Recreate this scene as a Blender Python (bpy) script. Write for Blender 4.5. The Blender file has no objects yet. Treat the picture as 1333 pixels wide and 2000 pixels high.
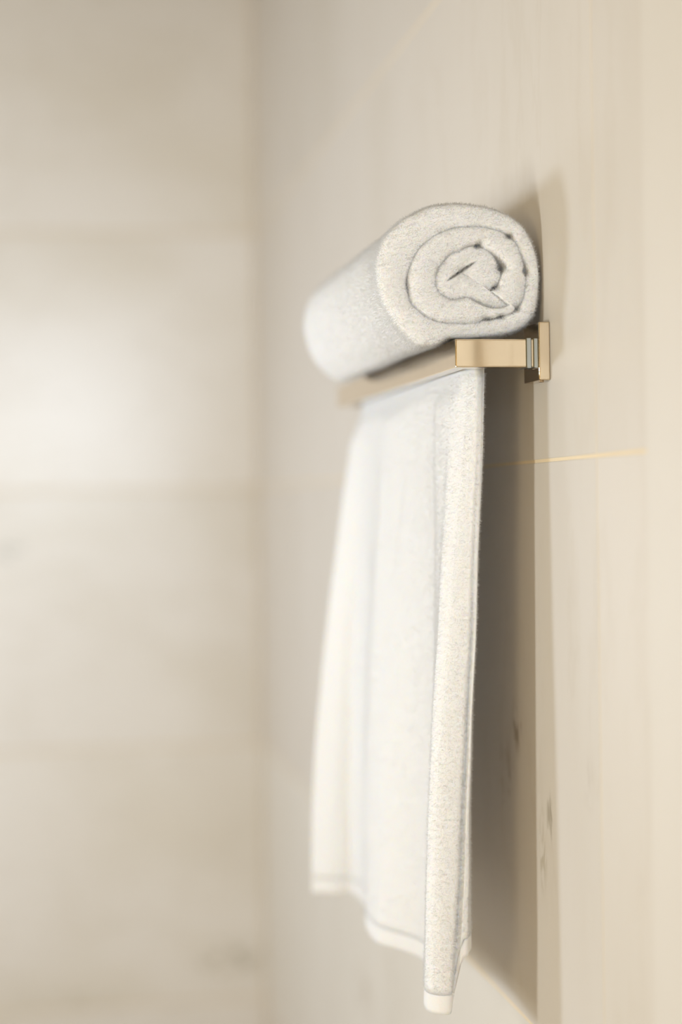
import bpy, math, random
import numpy as np
from mathutils import Vector, Matrix, noise

S = bpy.context.scene
COL = S.collection
rnd = random.Random(7)
rng = np.random.default_rng(11)

# ------------------------------------------------------------------ camera, light, exposure
# metres; the right wall is the plane x = 0, it runs along +y to the left (end) wall at y = 3.872
CAM = Vector((-0.441, 0.0, 1.5115))
yaw, pitch, roll = math.radians(8.959), math.radians(-0.209), math.radians(0.82)
f0 = Vector((math.sin(yaw), math.cos(yaw), 0)); r0 = Vector((math.cos(yaw), -math.sin(yaw), 0)); u0 = Vector((0, 0, 1))
fw = f0 * math.cos(pitch) + u0 * math.sin(pitch); u1 = u0 * math.cos(pitch) - f0 * math.sin(pitch)
rt = r0 * math.cos(roll) - u1 * math.sin(roll); up = u1 * math.cos(roll) + r0 * math.sin(roll)
cd = bpy.data.cameras.new('camera')
cd.sensor_fit = 'VERTICAL'; cd.sensor_height = 36.0; cd.lens = 3757.0 / 2000.0 * 36.0
cd.clip_start = 0.05
cd.dof.use_dof = True; cd.dof.focus_distance = 1.675; cd.dof.aperture_fstop = 1.75
cam = bpy.data.objects.new('camera', cd); COL.objects.link(cam)
cam.matrix_world = Matrix(((rt.x, up.x, -fw.x, CAM.x), (rt.y, up.y, -fw.y, CAM.y), (rt.z, up.z, -fw.z, CAM.z), (0, 0, 0, 1)))
S.camera = cam

W = bpy.data.worlds.new('world'); S.world = W; W.use_nodes = True
bg = W.node_tree.nodes['Background']; bg.inputs[0].default_value = (1.0, 0.73, 0.33, 1); bg.inputs[1].default_value = 0.40


def area(name, loc, target, w, h, power, col):
    d = bpy.data.lights.new(name, 'AREA'); d.shape = 'RECTANGLE'; d.size = w; d.size_y = h; d.energy = power; d.color = col
    o = bpy.data.objects.new(name, d); COL.objects.link(o); o.location = loc
    o.rotation_euler = (Vector(target) - Vector(loc)).to_track_quat('-Z', 'Y').to_euler()
    return o


area('window_light', (-1.45, 1.17, 1.35), (0, 1.66, 1.4), 0.12, 0.6, 8.7, (0.93, 0.95, 0.92))
for nm, loc, e in (('side_lamp', (-1.6, 2.45, 1.45), 36.0), ('end_wall_fill', (-1.15, 3.15, 1.38), 8.0)):  # the second is an unseen fill, added to brighten the end wall
    pd = bpy.data.lights.new(nm, 'POINT'); pd.energy = e; pd.shadow_soft_size = 0.14; pd.color = (0.79, 0.91, 1.08)
    po = bpy.data.objects.new(nm, pd); COL.objects.link(po); po.location = loc
dl = area('doorway_light', (-0.25, -1.6, 1.88), (-0.40, 3.8, 1.50), 0.85, 0.85, 4.4, (0.82, 0.93, 1.06)); dl.data.spread = math.radians(55)
area('warm_fill', (-1.6, -0.6, 1.50), (-0.05, 1.66, 1.45), 0.5, 0.5, 14.0, (1.0, 0.80, 0.50))  # warm fill added behind the camera to lift the towel's shadow, no fixture there

S.view_settings.view_transform = 'Standard'; S.view_settings.look = 'None'
S.view_settings.gamma = 1.0; S.view_settings.use_curve_mapping = False
S.view_settings.exposure = 0.0
S.cycles.max_bounces = 12; S.cycles.diffuse_bounces = 8; S.cycles.caustics_reflective = False; S.cycles.caustics_refractive = False

# ------------------------------------------------------------------ helpers


def mesh_obj(name, verts, faces, mat, parent=None, smooth=True):
    me = bpy.data.meshes.new(name)
    me.from_pydata([tuple(map(float, v)) for v in verts], [], [tuple(int(i) for i in f) for f in faces])
    me.update()
    if smooth:
        me.polygons.foreach_set('use_smooth', [True] * len(me.polygons))
    o = bpy.data.objects.new(name, me); COL.objects.link(o)
    if mat: me.materials.append(mat)
    if parent: o.parent = parent
    return o


def struct(o, label):
    o['kind'] = 'structure'; o['label'] = label
    return o


def thing(name, label, cat, loc):
    o = bpy.data.objects.new(name, None); COL.objects.link(o); o.location = loc; o.empty_display_size = 0.02
    o['label'] = label; o['category'] = cat
    return o


def shift(verts, loc):
    return [(v[0] - loc[0], v[1] - loc[1], v[2] - loc[2]) for v in verts]


def nodes(name):
    m = bpy.data.materials.new(name); m.use_nodes = True
    nt = m.node_tree
    return m, nt, nt.nodes['Principled BSDF']


def N(nt, t, **kw):
    n = nt.nodes.new(t)
    for k, v in kw.items(): setattr(n, k, v)
    return n


def mixcol(nt, fac, a, b):
    n = N(nt, 'ShaderNodeMix', data_type='RGBA')
    for sock, v in ((n.inputs[0], fac), (n.inputs[6], a), (n.inputs[7], b)):
        if hasattr(v, 'links'): nt.links.new(v, sock)
        else: sock.default_value = v if not isinstance(v, tuple) else (*v, 1)
    return n.outputs[2]


def maprange(nt, v, a, b, c=0.0, d=1.0):
    n = N(nt, 'ShaderNodeMapRange', interpolation_type='SMOOTHSTEP')
    nt.links.new(v, n.inputs[0])
    for i, x in enumerate((a, b, c, d)): n.inputs[i + 1].default_value = x
    return n.outputs[0]


def math_(nt, op, a, b=None):
    n = N(nt, 'ShaderNodeMath', operation=op)
    for s, v in ((n.inputs[0], a), (n.inputs[1], b)):
        if v is None: continue
        if hasattr(v, 'links'): nt.links.new(v, s)
        else: s.default_value = v
    return n.outputs[0]


# ------------------------------------------------------------------ materials
def marble(name, base, dark, vein, along, smudges, rough, spec):
    """Honed marble; along = stretch of the figure in (x, y, z); smudges = (centre, size, colour, strength) stains in the stone."""
    m, nt, P = nodes(name)
    geo = N(nt, 'ShaderNodeNewGeometry'); inf = N(nt, 'ShaderNodeObjectInfo')
    off = N(nt, 'ShaderNodeVectorMath', operation='SCALE'); off.inputs[0].default_value = (3.1, 5.3, 7.7)
    nt.links.new(inf.outputs['Random'], off.inputs['Scale'])
    mp = N(nt, 'ShaderNodeVectorMath', operation='MULTIPLY'); mp.inputs[1].default_value = along
    nt.links.new(geo.outputs['Position'], mp.inputs[0])
    ad = N(nt, 'ShaderNodeVectorMath', operation='ADD')
    nt.links.new(mp.outputs[0], ad.inputs[0]); nt.links.new(off.outputs[0], ad.inputs[1])
    n1 = N(nt, 'ShaderNodeTexNoise'); n1.inputs['Scale'].default_value = 1.7; n1.inputs['Detail'].default_value = 6; n1.inputs['Distortion'].default_value = 0.6
    n2 = N(nt, 'ShaderNodeTexNoise'); n2.inputs['Scale'].default_value = 3.3; n2.inputs['Detail'].default_value = 9; n2.inputs['Roughness'].default_value = 0.6
    n3 = N(nt, 'ShaderNodeTexNoise'); n3.inputs['Scale'].default_value = 30; n3.inputs['Detail'].default_value = 5
    n4 = N(nt, 'ShaderNodeTexNoise'); n4.inputs['Scale'].default_value = 42; n4.inputs['Detail'].default_value = 6; n4.inputs['Distortion'].default_value = 1.5
    for n in (n1, n2, n3, n4): nt.links.new(ad.outputs[0], n.inputs['Vector'])
    c = mixcol(nt, maprange(nt, n1.outputs['Fac'], 0.42, 0.72), base, dark)
    v = math_(nt, 'ABSOLUTE', math_(nt, 'SUBTRACT', n2.outputs['Fac'], 0.5))
    c = mixcol(nt, math_(nt, 'MULTIPLY', maprange(nt, v, 0.03, 0.0), 0.14), c, vein)
    c = mixcol(nt, math_(nt, 'MULTIPLY', maprange(nt, n3.outputs['Fac'], 0.5, 0.75), 0.06), c, vein)
    for ctr, size, colr, st in smudges:
        d = N(nt, 'ShaderNodeVectorMath', operation='SUBTRACT'); nt.links.new(geo.outputs['Position'], d.inputs[0]); d.inputs[1].default_value = ctr
        s = N(nt, 'ShaderNodeVectorMath', operation='DIVIDE'); nt.links.new(d.outputs[0], s.inputs[0]); s.inputs[1].default_value = size
        l = N(nt, 'ShaderNodeVectorMath', operation='LENGTH'); nt.links.new(s.outputs[0], l.inputs[0])
        k = math_(nt, 'MULTIPLY', maprange(nt, l.outputs['Value'], 1.0, 0.2), maprange(nt, n4.outputs['Fac'], 0.45, 0.6))
        c = mixcol(nt, math_(nt, 'MULTIPLY', k, st), c, colr)
    hs = N(nt, 'ShaderNodeHueSaturation'); nt.links.new(c, hs.inputs['Color'])
    nt.links.new(math_(nt, 'ADD', math_(nt, 'MULTIPLY', inf.outputs['Random'], 0.05), 0.975), hs.inputs['Value'])
    nt.links.new(hs.outputs[0], P.inputs['Base Color'])
    P.inputs['Roughness'].default_value = rough; P.inputs['Specular IOR Level'].default_value = spec; P.inputs['IOR'].default_value = 1.45
    bp = N(nt, 'ShaderNodeBump'); bp.inputs['Strength'].default_value = 0.05; bp.inputs['Distance'].default_value = 0.001
    nt.links.new(n3.outputs['Fac'], bp.inputs['Height']); nt.links.new(bp.outputs[0], P.inputs['Normal'])
    return m


M_TILE_R = marble('marble_right', (0.755, 0.708, 0.645), (0.71, 0.66, 0.585), (0.62, 0.55, 0.45), (1.0, 1.6, 0.55), [
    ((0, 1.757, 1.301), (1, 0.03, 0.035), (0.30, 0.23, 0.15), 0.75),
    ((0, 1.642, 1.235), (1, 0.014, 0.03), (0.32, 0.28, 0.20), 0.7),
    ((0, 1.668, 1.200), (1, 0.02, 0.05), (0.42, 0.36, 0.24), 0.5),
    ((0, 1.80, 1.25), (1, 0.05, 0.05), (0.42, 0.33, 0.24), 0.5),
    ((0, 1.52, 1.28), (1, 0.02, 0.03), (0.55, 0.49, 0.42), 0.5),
    ((0, 2.66, 0.83), (1, 0.12, 0.04), (0.50, 0.42, 0.33), 0.7)], 0.45, 0.3)
M_TILE_R2 = marble('marble_right_pale', (0.80, 0.765, 0.70), (0.76, 0.72, 0.645), (0.62, 0.55, 0.45), (1.0, 1.6, 0.55), [((0, 2.66, 0.83), (1, 0.12, 0.04), (0.50, 0.42, 0.33), 0.7)], 0.45, 0.3)
M_TILE_L = marble('marble_left', (0.83, 0.785, 0.715), (0.77, 0.715, 0.62), (0.64, 0.57, 0.46), (0.8, 1.0, 1.5), [
    ((-0.06, 3.872, 0.60), (0.11, 1, 0.06), (0.34, 0.30, 0.20), 0.55),
    ((-0.497, 3.872, 1.43), (0.05, 1, 0.035), (0.40, 0.39, 0.33), 0.6),
    ((-0.40, 3.872, 0.53), (0.14, 1, 0.03), (0.50, 0.46, 0.36), 0.4)], 0.24, 0.5)


def plain(name, col, rough=0.6, metal=0.0, nscale=40, namp=0.06, bump=0.0):
    m, nt, P = nodes(name)
    tc = N(nt, 'ShaderNodeTexCoord')
    n = N(nt, 'ShaderNodeTexNoise'); n.inputs['Scale'].default_value = nscale; n.inputs['Detail'].default_value = 4
    nt.links.new(tc.outputs['Object'], n.inputs['Vector'])
    c = mixcol(nt, n.outputs['Fac'], tuple(x * (1 - namp) for x in col), tuple(min(1, x * (1 + namp)) for x in col))
    nt.links.new(c, P.inputs['Base Color'])
    P.inputs['Roughness'].default_value = rough; P.inputs['Metallic'].default_value = metal
    if bump:
        b = N(nt, 'ShaderNodeBump'); b.inputs['Strength'].default_value = bump; b.inputs['Distance'].default_value = 0.001
        nt.links.new(n.outputs['Fac'], b.inputs['Height']); nt.links.new(b.outputs[0], P.inputs['Normal'])
    return m


M_GROUT = plain('grout', (0.88, 0.74, 0.52), 0.8)
M_GROUT_L = plain('grout_dark', (0.70, 0.59, 0.43), 0.8)
M_CREAM = plain('cream_paint', (0.765, 0.72, 0.65), 0.5, 0, 12, 0.02)
M_CEIL = plain('ceiling_paint', (0.32, 0.28, 0.21), 0.8)
M_FLOOR = plain('floor_stone', (0.40, 0.34, 0.26), 0.4, 0, 6, 0.1)
M_STEEL = plain('brushed_nickel', (0.66, 0.54, 0.38), 0.08, 1.0, 60, 0.05)
M_CHROME = plain('polished_chrome', (0.36, 0.37, 0.34), 0.04, 1.0, 60, 0.02)
M_SCREW = plain('screw_steel', (0.40, 0.30, 0.19), 0.3, 1.0)
M_TERRY = plain('white_terry', (0.905, 0.91, 0.915), 0.95, 0, 350, 0.03, 0.4)
M_PILE = plain('terry_loops', (0.93, 0.93, 0.93), 0.95, 0, 350, 0.02)
M_HEM = plain('woven_hem', (0.89, 0.89, 0.89), 0.85, 0, 900, 0.03, 0.2)
_nt = M_PILE.node_tree           # loops are thin: half of the light goes through them
_df = _nt.nodes.new('ShaderNodeBsdfDiffuse'); _tr = _nt.nodes.new('ShaderNodeBsdfTranslucent'); _mx = _nt.nodes.new('ShaderNodeMixShader')
for _n in (_df, _tr): _n.inputs['Color'].default_value = (0.97, 0.97, 0.967, 1)
_mx.inputs[0].default_value = 0.58
_nt.links.new(_df.outputs[0], _mx.inputs[1]); _nt.links.new(_tr.outputs[0], _mx.inputs[2])
_nt.links.new(_mx.outputs[0], _nt.nodes['Material Output'].inputs['Surface'])
for m in (M_TERRY, M_PILE, M_HEM):
    _p = m.node_tree.nodes['Principled BSDF']; _p.inputs['Specular IOR Level'].default_value = 0.1
    _p.inputs['Subsurface Weight'].default_value = 0.7; _p.inputs['Subsurface Radius'].default_value = (1.0, 0.8, 0.6); _p.inputs['Subsurface Scale'].default_value = 0.0022

# ------------------------------------------------------------------ the room
END = 3.872          # y of the left (end) wall's tile face
TH = 0.516           # tile course height
JD = 0.0006          # depth of the joints
TD = 0.009           # tile thickness; the tile faces lie in x = 0 and y = END
CEIL = TH * 5 + 0.02
X0 = -2.9            # how far the end wall runs to the left


def box_mesh(x0, x1, y0, y1, z0, z1):
    v = [(x, y, z) for x in (x0, x1) for y in (y0, y1) for z in (z0, z1)]
    f = [(0, 1, 3, 2), (4, 6, 7, 5), (0, 4, 5, 1), (2, 3, 7, 6), (0, 2, 6, 4), (1, 5, 7, 3)]
    return v, f


wall_r = struct(mesh_obj('wall_right', *box_mesh(JD, 0.10, -1.8, END + 0.1, -0.05, CEIL + 0.1), M_GROUT, smooth=False),
                'long right wall of cream marble tiles carrying the towel rack')
wall_l = struct(mesh_obj('wall_left', *box_mesh(X0, JD, END + JD, END + 0.12, -0.05, CEIL + 0.1), M_GROUT_L, smooth=False),
                'blurred end wall on the left, faced with wide cream marble tiles')
struct(mesh_obj('floor', *box_mesh(X0, JD, -1.8, END + JD, -0.05, 0.0), M_FLOOR, smooth=False), 'beige stone bathroom floor below the frame')
struct(mesh_obj('ceiling', *box_mesh(X0, JD, -1.8, END + JD, CEIL, CEIL + 0.1), M_CEIL, smooth=False), 'cream ceiling above the tiled walls')

_tile_cache = {}


def tile_mesh(w, h, mat):
    """A tile in local (u, depth, z): front face at depth 0 with a small chamfer."""
    k = (round(w, 4), round(h, 4), mat.name)
    if k in _tile_cache: return _tile_cache[k]
    c = 0.0012
    v = []
    for d, i in ((TD, 0), (c, 0), (0, c)):
        v += [(i, d, i), (w - i, d, i), (w - i, d, h - i), (i, d, h - i)]
    f = [(3, 2, 1, 0), (8, 9, 10, 11)]
    for a in (0, 4):
        for j in range(4):
            k2 = (j + 1) % 4
            f.append((a + j, a + k2, a + 4 + k2, a + 4 + j))
    me = bpy.data.meshes.new('tile'); me.from_pydata(v, [], f); me.update(); me.materials.append(mat)
    _tile_cache[k] = me
    return me


G, GV = 0.0016, 0.0007   # width of the level and the upright joints
TRIM0, TRIM1 = 1.345, 1.215


def tile(loc, rot, w, h, mat, parent):
    o = bpy.data.objects.new('tile', tile_mesh(w, h, mat)); COL.objects.link(o)
    o.location = loc; o.rotation_euler = (0, 0, rot); o.parent = parent


for row in range(5):
    z = row * TH + G / 2
    edges = [TRIM0 + 0.0, 1.4838, 2.5158, 3.5478, END]
    for a, b in zip(edges[:-1], edges[1:]):
        w = b - a - GV
        # local u runs toward -y (rotation -90 degrees), depth toward +x
        tile((0, b - GV / 2, z), -math.pi / 2, w, TH - G, M_TILE_R2 if row == 1 else M_TILE_R, wall_r)
    x = -0.001
    while x > X0 + 0.05:
        w = min(1.032, x - X0)
        tile((x - w, END, z), 0, w - G, TH - 0.003, M_TILE_L, wall_l)
        x -= w
struct(mesh_obj('trim_1', *box_mesh(-0.004, TD, TRIM1 - 0.4, TRIM0 - 0.001, 0, CEIL), M_CREAM, smooth=False),
       'smooth cream door casing, out of focus along the right edge')

# ------------------------------------------------------------------ towel rack
RACK = (0.0, 1.95, 1.641)
rack = thing('towel_rack', 'brushed nickel towel rail of square section fixed to the right wall', 'towel rack', RACK)
YA, YB = 1.6205, 2.2815     # near and far outer faces of the U-shaped rail
ZB, ZT = 1.6285, 1.6530
DO, BW = 0.0837, 0.0120     # distance of the outer face from the wall, bar width
AW = 0.024                  # arm width along the wall


def bevel_obj(o, w, seg=2):
    md = o.modifiers.new('bevel', 'BEVEL'); md.width = w; md.segments = seg; md.limit_method = 'ANGLE'
    return o


out = [(-0.0140, YA), (-DO, YA), (-DO, YB), (-0.0140, YB), (-0.0140, YB - AW), (-DO + BW, YB - AW), (-DO + BW, YA + AW), (-0.0140, YA + AW)]
v = [(x, y, z) for z in (ZB, ZT) for x, y in out]
quads = [(0, 1, 6, 7), (1, 2, 5, 6), (2, 3, 4, 5)]
f = [tuple(reversed(q)) for q in quads] + [tuple(i + 8 for i in q) for q in quads]
f += [(i, (i + 1) % 8, (i + 1) % 8 + 8, i + 8) for i in range(8)]
f = [tuple(reversed(q)) for q in f]
rail = bevel_obj(mesh_obj('rail', shift(v, RACK), f, M_STEEL, rack, smooth=False), 0.0012)
import bmesh


def fix_normals(o):
    bm = bmesh.new(); bm.from_mesh(o.data); bmesh.ops.recalc_face_normals(bm, faces=bm.faces); bm.to_mesh(o.data); bm.free()


fix_normals(rail)


def tube(name, path, r, mat, parent, n=14, origin=(0, 0, 0)):
    vs, fs = [], []
    p0, p1 = Vector(path[0]), Vector(path[-1]); ax = (p1 - p0).normalized()
    q = ax.to_track_quat('Z', 'X')
    for p in (p0, p1):
        for k in range(n):
            a = 2 * math.pi * k / n
            vs.append(tuple(p + q @ Vector((r * math.cos(a), r * math.sin(a), 0)) - Vector(origin)))
    fs = [(k, (k + 1) % n, n + (k + 1) % n, n + k) for k in range(n)] + [tuple(reversed(range(n))), tuple(range(n, 2 * n))]
    return mesh_obj(name, vs, fs, mat, parent)


for k, (ya, yb, sgn) in enumerate(((1.6195, 1.6720, 1), (2.2300, 2.2825, -1))):
    pv, pf = box_mesh(-0.0100, 0.0, ya, yb, 1.6173, 1.6678)
    pl = bevel_obj(mesh_obj('wall_plate', shift(pv, RACK), pf, M_STEEL, rack, smooth=False), 0.0009); fix_normals(pl)
    a0 = (YA if sgn > 0 else YB - AW)
    # stepped polished collar between arm and plate: two narrow ribs and the neck between them
    prof = [(-0.0215, 0.0006), (-0.0205, 0.0012), (-0.0170, 0.0012), (-0.0160, 0.0004), (-0.0155, -0.0008), (-0.0150, 0.0004), (-0.0140, 0.0010), (-0.0110, 0.0010), (-0.0098, 0.0002)]
    cv, cf = [], []
    for x, g in prof:
        g -= 0.0006
        cv += [(x, a0 - g, ZB - g), (x, a0 + AW + g, ZB - g), (x, a0 + AW + g, ZT + g), (x, a0 - g, ZT + g)]
    for i in range(len(prof) - 1):
        for j in range(4):
            j2 = (j + 1) % 4
            cf.append((i * 4 + j, i * 4 + j2, i * 4 + 4 + j2, i * 4 + 4 + j))
    cf += [(3, 2, 1, 0), tuple(len(cv) - 4 + j for j in range(4))]
    co = mesh_obj('collar', shift(cv, RACK), cf, M_CHROME, rack, smooth=False); fix_normals(co)
    co['label'] = 'polished chrome collar with two ribs'
    tube('set_screw', [(-0.006, ya + 0.008, 1.6178), (-0.006, ya + 0.008, 1.6158)], 0.0022, M_SCREW, pl, 10, RACK)
tube('inner_rod', [(-0.0555, YA + AW - 0.002, 1.6485), (-0.0555, YB - AW + 0.002, 1.6485)], 0.0028, M_STEEL, rack, 16, RACK)

# ------------------------------------------------------------------ terry pile: small closed tufts standing on a cloth surface


def pile(name, verts, tris, dens, height, rad, parent, mat, origin, lean=0.5, keep=None, down=0.0):
    V = np.array(verts, float); T = np.array(tris, int)
    A, B, C3 = V[T[:, 0]], V[T[:, 1]], V[T[:, 2]]
    cr = np.cross(B - A, C3 - A); ar = np.linalg.norm(cr, axis=1) / 2
    fn = cr / (2 * ar[:, None] + 1e-15)
    vn = np.zeros_like(V)
    for k in range(3): np.add.at(vn, T[:, k], cr)
    vn /= np.linalg.norm(vn, axis=1)[:, None] + 1e-15
    cen = (A + B + C3) / 3
    if callable(dens): dn = dens(cen)
    else: dn = np.full(len(T), dens)
    lam = ar * dn
    cnt = rng.poisson(lam)
    idx = np.repeat(np.arange(len(T)), cnt); n = len(idx)
    u = rng.random((n, 2)); sw = u.sum(1) > 1; u[sw] = 1 - u[sw]
    w0 = 1 - u.sum(1)
    P = A[idx] * w0[:, None] + B[idx] * u[:, :1] + C3[idx] * u[:, 1:]
    Nn = vn[T[idx, 0]] * w0[:, None] + vn[T[idx, 1]] * u[:, :1] + vn[T[idx, 2]] * u[:, 1:]
    Nn /= np.linalg.norm(Nn, axis=1)[:, None] + 1e-15
    L = rng.normal(0, lean, (n, 3)); L[:, 2] -= down
    D = Nn + L - Nn * (L * Nn).sum(1)[:, None]
    D /= np.linalg.norm(D, axis=1)[:, None]
    h = height * np.clip(rng.lognormal(0, 0.35, n), 0.4, 2.6)
    r = rad * rng.uniform(0.7, 1.3, n)
    ref = np.where(np.abs(D[:, 2:3]) < 0.9, np.array([[0, 0, 1.0]]), np.array([[1.0, 0, 0]]))
    X = np.cross(D, ref); X /= np.linalg.norm(X, axis=1)[:, None]; Y = np.cross(D, X)
    ph = rng.random(n) * 6.283
    ring = []
    for k in range(3):
        a = ph + k * 2.0944
        ring.append(P - Nn * 0.0003 + (X * np.cos(a)[:, None] + Y * np.sin(a)[:, None]) * r[:, None])
    tip = P + D * h[:, None]
    VV = np.stack(ring + [tip], 1)
    bad = ((VV[:, :, 0] > -0.0850) & (VV[:, :, 2] > 1.6270) & (VV[:, :, 2] < 1.6550)).any(1) | ((VV[:, :, 0] > -0.0115) & (VV[:, :, 2] < 1.669) & (VV[:, :, 2] > 1.615)).any(1) | (VV[:, :, 0] > -0.0006).any(1)
    VV = VV[~bad].reshape(-1, 3) - np.array(origin); n = int((~bad).sum())      # no tuft pokes into the rack or the wall
    b = np.arange(n) * 4
    F = np.stack([np.stack([b, b + 1, b + 3], 1), np.stack([b + 1, b + 2, b + 3], 1), np.stack([b + 2, b, b + 3], 1)], 1).reshape(-1, 3)
    me = bpy.data.meshes.new(name)
    me.vertices.add(len(VV)); me.vertices.foreach_set('co', VV.ravel())
    me.loops.add(F.size); me.loops.foreach_set('vertex_index', F.ravel().astype(np.int32))
    me.polygons.add(len(F)); me.polygons.foreach_set('loop_start', np.arange(0, F.size, 3, dtype=np.int32))
    me.polygons.foreach_set('use_smooth', np.ones(len(F), bool))
    me.update(calc_edges=True); me.validate()
    me.materials.append(mat)
    o = bpy.data.objects.new(name, me); COL.objects.link(o); o.parent = parent; o['kind'] = 'stuff'
    return o


def tri(quads):
    t = []
    for q in quads:
        t.append((q[0], q[1], q[2])); t.append((q[0], q[2], q[3]))
    return t


# ------------------------------------------------------------------ the rolled towel
RC = (-0.0735, 1.7135)       # x, z of the axis
RIM = [(-.0848, 1.7716), (-.0641, 1.7714), (-.0435, 1.768), (-.0261, 1.7609), (-.0134, 1.7475), (-.0066, 1.7309), (-.0038, 1.7128), (-.0042, 1.6948), (-.0078, 1.6767), (-.0165, 1.6654), (-.0335, 1.6587), (-.0543, 1.6560), (-.0773, 1.6552), (-.0860, 1.6548), (-.0957, 1.6490), (-.1116, 1.6493), (-.1274, 1.6618), (-.1398, 1.681), (-.1463, 1.701), (-.1469, 1.7211), (-.1421, 1.7389), (-.1306, 1.7533), (-.1122, 1.7651)]
CR1 = [(-.1209, 1.7007), (-.1175, 1.719), (-.1091, 1.7334), (-.092, 1.746), (-.069, 1.7516), (-.046, 1.7509), (-.029, 1.7451), (-.02, 1.7285), (-.0156, 1.7128), (-.0177, 1.6925), (-.0239, 1.6803), (-.0384, 1.674), (-.0531, 1.6712), (-.0794, 1.6672), (-.1044, 1.6743), (-.1171, 1.6842)]
CR2 = [(-.0568, 1.7373), (-.0431, 1.7284), (-.0363, 1.7185), (-.0374, 1.7082), (-.0431, 1.7), (-.0538, 1.6933), (-.0671, 1.6905), (-.0837, 1.6887), (-.0936, 1.6958), (-.0967, 1.7079), (-.0901, 1.7214), (-.0748, 1.7318)]


def polar(pts):
    a = np.array([(math.atan2(z - RC[1], x - RC[0]) % (2 * math.pi), math.hypot(x - RC[0], z - RC[1])) for x, z in pts])
    a = a[np.argsort(a[:, 0])]
    th = np.concatenate([a[:, 0] - 2 * math.pi, a[:, 0], a[:, 0] + 2 * math.pi]); r = np.tile(a[:, 1], 3)
    g = np.linspace(0, 2 * math.pi, 361)
    y = np.interp(g, th, r)
    k = np.array([1, 3, 5, 6, 5, 3, 1.0]); k /= k.sum()
    y = np.convolve(np.concatenate([y[-9:-1], y, y[1:9]]), k, 'same')[8:-8]
    return lambda t: np.interp(np.mod(t, 2 * math.pi), g, y)


R_RIM, R_C1, R_C2 = polar(RIM), polar(CR1), polar(CR2)


def R_SLIT(t):
    a, b, o = 0.0140, 0.0012, math.radians(33)
    return a * b / math.sqrt((b * math.cos(t - o)) ** 2 + (a * math.sin(t - o)) ** 2)


SEAM1, ZONE1 = math.radians(325), math.radians(45)     # where the core begins


def sm(x):
    x = min(1, max(0, x)); return x * x * (3 - 2 * x)


def after(t, seam): return (seam - t) % (2 * math.pi)   # clockwise angle past a seam


def crease2(t):
    s = sm(after(t, SEAM1) / ZONE1); return (R_C1(t) * 0.75 + R_C2(t) * 0.25) * (1 - s) + R_C2(t) * s


def gp(x, z):
    return math.atan2(z - RC[1], x - RC[0]) % (2 * math.pi)


# places where neighbouring turns gape: (crease number, angle, half width in rad, opening)
GAPS = [(2, gp(-.0568, 1.7373), 0.12, 0.0042), (2, gp(-.0375, 1.7215), 0.22, 0.0035), (2, gp(-.0363, 1.7165), 0.10, 0.003), (2, gp(-.0431, 1.7), 0.13, 0.0035), (2, gp(-.058, 1.692), 0.25, 0.0018),
        (1, gp(-.029, 1.7451), 0.07, 0.0040), (1, gp(-.0156, 1.7128), 0.06, 0.0035), (1, gp(-.0170, 1.7185), 0.10, 0.0015), (1, gp(-.0239, 1.6803), 0.06, 0.003), (1, gp(-.0384, 1.674), 0.07, 0.003), (1, gp(-.050, 1.672), 0.12, 0.0020),
        (1, gp(-.1209, 1.7007), 0.20, 0.0012)]


def gap(ci, t):
    g = -0.0018
    for c, a, w, o in GAPS:
        if c == ci:
            d = (t - a + math.pi) % (2 * math.pi) - math.pi
            g += (o * 1.25 + 0.0018) * math.exp(-(d / w) ** 2)
    return g


YN, YF = 1.6350, 2.1250
roll_t = thing('rolled_towel', 'fluffy white terry towel rolled up tight, lying on top of the towel rail', 'towel', (-0.0735, 1.88, 1.6535))
RO = (-0.0735, 1.88, 1.6535)
NP = 620
axial = [0.0, 0.006, 0.014, 0.024, 0.036, 0.05, 0.07, 0.10, 0.14, 0.19, 0.25, 0.31, 0.37, 0.42, 0.455, 0.475]
NR = 9
rv, rf, pile_q = [], [], []


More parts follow.
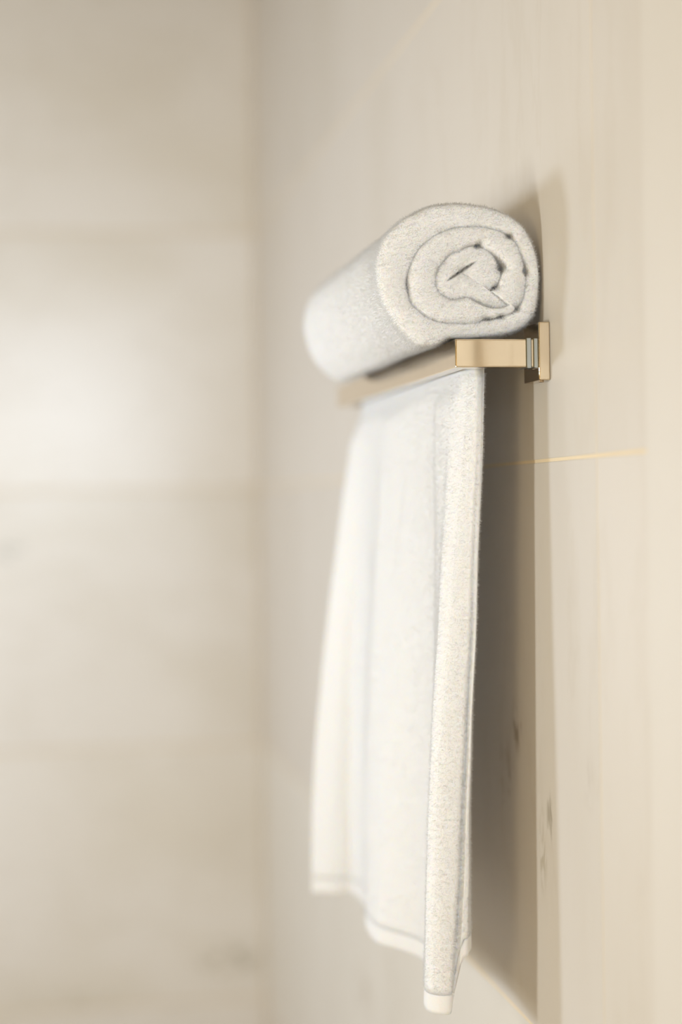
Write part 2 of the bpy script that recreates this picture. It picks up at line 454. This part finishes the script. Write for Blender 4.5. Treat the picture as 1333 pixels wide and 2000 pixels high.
def roll_strip(samples, closed):
    """samples: (angle, outer radius, inner radius, layer number, phase) -> loft of rounded sections."""
    rings = []
    for t, ro, ri, k, phi in samples:
        if ro - ri < 0.0016: ri = ro - 0.0016
        hw = (ro - ri) / 2; rm = (ro + ri) / 2
        en = min(0.0075, hw * 0.9)                 # how far the near end rounds over
        yn = YN + [0.0012, 0.0, 0.0030][k] + 0.0022 * noise.noise(Vector((math.cos(phi) * 0.9 + k, 3.1, math.sin(phi) * 0.9)))
        sec = []
        for j in range(NR):                          # near end, inner side to outer side
            a = math.pi * j / (NR - 1)
            c, s_ = -math.cos(a), math.sin(a)
            c = math.copysign(abs(c) ** 0.7, c); s_ = abs(s_) ** 0.8
            sec.append((rm + hw * c, yn + en * (1 - s_), 0))
        for y in axial[1:]:                          # outer side toward the far end
            sec.append((ro, yn + en + y * (YF - YN - 0.02) / 0.475, 1))
        ye = sec[-1][1]
        for j in range(1, 6):
            a = math.pi * j / 5
            sec.append((rm + hw * math.cos(a), ye + hw * 0.9 * math.sin(a), 2))
        for y in (0.30, 0.12, 0.04):
            sec.append((ri, yn + en + y, 3))
        ct, st = math.cos(t), math.sin(t)
        row = []
        for r, y, tag_ in sec:
            q = (y - YN)
            neck = 1 - 0.035 * sm((q - 0.018) / 0.05) * (0.35 + 0.65 * max(0, math.cos(t - math.radians(125)))) + 0.012 * sm((q - 0.30) / 0.12)
            p = Vector((RC[0] + r * neck * ct, y, RC[1] + r * neck * st))
            lump = 0.0016 * noise.noise(Vector((p.x * 22, p.y * 9, p.z * 22))) + 0.0007 * noise.noise(Vector((p.x * 70, p.y * 50, p.z * 70)))
            p += Vector((ct, -0.6 if tag_ == 0 else 0, st)) * lump
            p.x = min(p.x, -0.0025)
            if p.z < 1.6700: p.x = min(p.x, -0.0130)                       # clear of the wall plates
            p.z = max(p.z, 1.6546 - max(0, min(1, (-0.0862 - p.x) / 0.0030)) * 0.02)   # flattened where it lies on the rail
            row.append(len(rv)); rv.append(tuple(p))
        rings.append(row)
    m = len(rings); ring_n = len(rings[0])
    for i in range(m if closed else m - 1):
        outer = samples[i][3] == 0
        for j in range(ring_n):
            j2 = (j + 1) % ring_n; i2 = (i + 1) % m
            q = (rings[i][j], rings[i2][j], rings[i2][j2], rings[i][j2])
            rf.append(q)
            if j < NR - 1 or (outer and j < NR - 1 + len(axial) + 4): pile_q.append(q)
    if not closed:
        rf.append(tuple(rings[0])); rf.append(tuple(reversed(rings[-1])))


NP = 240


def fan(seam): return [seam - 1e-4 - (2 * math.pi - 2e-4) * i / NP for i in range(NP + 1)]


roll_strip([(t, R_RIM(t), R_C1(t) + gap(1, t) / 2, 0, t) for t in fan(SEAM1)[:-1]], True)
roll_strip([(t, R_C1(t) - gap(1, t) / 2, crease2(t) + gap(2, t) / 2, 1, t) for t in fan(SEAM1)[:-1]], True)
roll_strip([(t, crease2(t) - gap(2, t) / 2, R_SLIT(t), 2, t) for t in fan(SEAM1)[:-1]], True)
body = mesh_obj('cloth', shift(rv, RO), rf, M_TERRY, roll_t); fix_normals(body)
# orientation test so that the tufts stand outward
q = pile_q[NR + 6]; a, b, c = (np.array(rv[q[i]]) for i in range(3))
n_ = np.cross(b - a, c - a); out_dir = np.array([a[0] - RC[0], 0, a[2] - RC[1]])
if n_ @ out_dir < 0: pile_q = [tuple(reversed(q)) for q in pile_q]


def d_roll(c): return np.where(c[:, 1] < 1.66, 1.5e6, 0.9e6 * np.exp(-(c[:, 1] - 1.66) / 0.2))


pile('terry_pile', rv, tri(pile_q), d_roll, 0.0021, 0.00016, roll_t, M_PILE, RO, 0.45)

# ------------------------------------------------------------------ the hanging towel
HT = (-0.055, 1.93, 1.648)
hang = thing('hanging_towel', 'long white terry towel hanging in soft vertical folds beneath the towel rail', 'towel', HT)
BOT = [(2.218, .131), (2.207, .109), (2.199, .087), (2.12, .085), (2.06, .093), (2.018, .101), (1.952, .103), (1.913, .086), (1.87, .071), (1.80, .068), (1.74, .090), (1.704, .1035), (1.678, .1045), (1.6655, .098), (1.6632, .0885), (1.6720, .0815), (1.6655, .0755), (1.675, .066), (1.74, .055), (1.95, .050), (2.19, .050)]
TOP = [(2.212, .0745), (2.19, .072), (2.165, .070), (2.12, .069), (2.06, .070), (2.02, .0715), (1.96, .071), (1.91, .069), (1.87, .068), (1.80, .068), (1.755, .0715), (1.72, .0715), (1.690, .0690), (1.670, .0625), (1.660, .0580), (1.6582, .0540), (1.6610, .0500), (1.670, .0475), (1.74, .046), (1.95, .045), (2.19, .045)]
BOT, TOP = np.array(BOT), np.array(TOP)
ZTOP, ZHEM, ZBAR = 1.6452, 1.0600, 1.6285


def catmull(P, n):
    P = np.vstack([2 * P[0] - P[1], P, 2 * P[-1] - P[-2]])
    out = []
    for i in range(1, len(P) - 2):
        for k in range(n):
            t = k / n; a, b, c, d = P[i - 1], P[i], P[i + 1], P[i + 2]
            out.append(0.5 * ((2 * b) + (c - a) * t + (2 * a - 5 * b + 4 * c - d) * t * t + (3 * b - a - 3 * c + d) * t ** 3))
    out.append(P[-2])
    return np.array(out)


NS = 10
NL = 84
THK = 0.0062


def hang_sheet(ts, thk, prof=None):
    """Rings of the sheet for parameters ts (0 = bar underside, 1 = hem; negative = above); returns verts, rings."""
    vs, rg = [], []
    for s, th in zip(ts, prof if prof is not None else [thk] * len(ts)):
        sc = min(1, max(0, s))
        w = np.full(len(TOP), math.sin(sc * math.pi / 2) ** 1.08)
        w[6:12] = 0.35 * w[6:12] + 0.65 * sc ** 1.7       # the hollow between the two near folds opens late
        w[14:17] = 0.6 * w[14:17] + 0.4 * sc ** 3          # so does the crease by the near edge
        pl = TOP * (1 - w)[:, None] + BOT * w[:, None]
        P = catmull(pl, NS)
        m = len(P)
        u = np.linspace(0, len(TOP) - 1, m)
        back = np.clip((u - 14.2) / 2.2, 0, 1); back = back * back * (3 - 2 * back)
        zh = ZHEM + 0.050 * back
        if s >= 0: z = ZBAR + (zh - ZBAR) * s
        else: z = np.full(m, ZBAR + (ZTOP - ZBAR) * (-s))
        # gentle wander of the folds
        for q in range(m):
            P[q, 1] += 0.0022 * sc ** 0.5 * noise.noise(Vector((P[q, 0] * 9, z[q] * 3.0, 1.7))) + 0.0010 * noise.noise(Vector((P[q, 0] * 45, z[q] * 14, 5.0)))
        if s < 0.02:
            P[:, 1] = np.minimum(P[:, 1], 0.0660)
            top = max(0.0, (-s - 0.85) / 0.15)
            P[:, 1] = 0.0555 + (P[:, 1] - 0.0555) * max(0.12, math.sqrt(max(0, 1 - top * top)))
        elif s < 0.07:
            k = (s - 0.02) / 0.05; P[:, 1] = np.minimum(P[:, 1], 0.0660 + 0.012 * k)
        T = np.gradient(P, axis=0); T /= np.linalg.norm(T, axis=1)[:, None] + 1e-12
        Nn = np.stack([-T[:, 1], T[:, 0]], 1)          # points inward/outward in (Y, d)
        # outward = away from the middle of the U: at the front, +d
        if Nn[m // 4, 1] < 0: Nn = -Nn
        tk = min(th, 0.004 + 0.0022 * min(1, max(0, (s - 0.02) / 0.08)))
        inner = P - Nn * (tk * (1 - 0.62 * np.exp(-((u - 15.2) / 1.6) ** 2)))[:, None]
        e = np.linspace(0, 1, m); rad = np.minimum(1, np.minimum(e, 1 - e) / 0.012 + 0.25)
        inner = P + (inner - P) * rad[:, None]
        row = []
        for q in range(m):
            row.append(len(vs)); vs.append((-P[q, 1], P[q, 0], z[q]))
        for q in range(m - 1, -1, -1):
            row.append(len(vs)); vs.append((-inner[q, 1], inner[q, 0], z[q]))
        rg.append(row)
    return vs, rg, m


HEM_S = 1 - 0.017 / (ZBAR - ZHEM)
ts = [-1.0, -0.97, -0.92, -0.85, -0.6, -0.3, 0.0] + list(np.linspace(0.008, HEM_S, NL))
hv, hr, hm = hang_sheet(ts, THK)
hf = []; hp = []
for i in range(len(hr) - 1):
    n = len(hr[i])
    for j in range(n):
        j2 = (j + 1) % n
        q = (hr[i][j], hr[i][j2], hr[i + 1][j2], hr[i + 1][j])
        hf.append(q)
        if (j < hm or j == n - 1) and ts[i] >= 0: hp.append(q)
hf.append(tuple(hr[-1])); hf.append(tuple(reversed(hr[0])))
cl = mesh_obj('cloth', shift(hv, HT), hf, M_TERRY, hang); fix_normals(cl)
q = hp[40]; a, b, c = (np.array(hv[q[i]]) for i in range(3))
if np.cross(b - a, c - a)[0] > 0: hp = [tuple(reversed(q)) for q in hp]


def d_hang(c): return np.where(c[:, 1] < 1.668, 1.3e6, 0.5e6) * np.exp(-np.maximum(0, c[:, 1] - 1.67) / 0.4) * np.where((c[:, 0] > -0.052) & (c[:, 1] > 1.70), 0.1, 1.0)


pile('terry_pile', hv, tri(hp), d_hang, 0.0020, 0.00015, hang, M_PILE, HT, 0.5, down=0.25)
# flat woven hem along the lower edge
tz = [HEM_S - 0.001, HEM_S + 0.003, HEM_S + 0.012, 0.994, 1.0]
ev, er, em = hang_sheet(tz, THK * 0.7, [0.0040, 0.0052, 0.0056, 0.0052, 0.0030])
ef = []
for i in range(len(er) - 1):
    n = len(er[i])
    ef += [(er[i][j], er[i][(j + 1) % n], er[i + 1][(j + 1) % n], er[i + 1][j]) for j in range(n)]
ef.append(tuple(er[-1])); ef.append(tuple(reversed(er[0])))
hem = mesh_obj('hem', shift(ev, HT), ef, M_HEM, hang); fix_normals(hem)
hem['label'] = 'flat woven hem band'
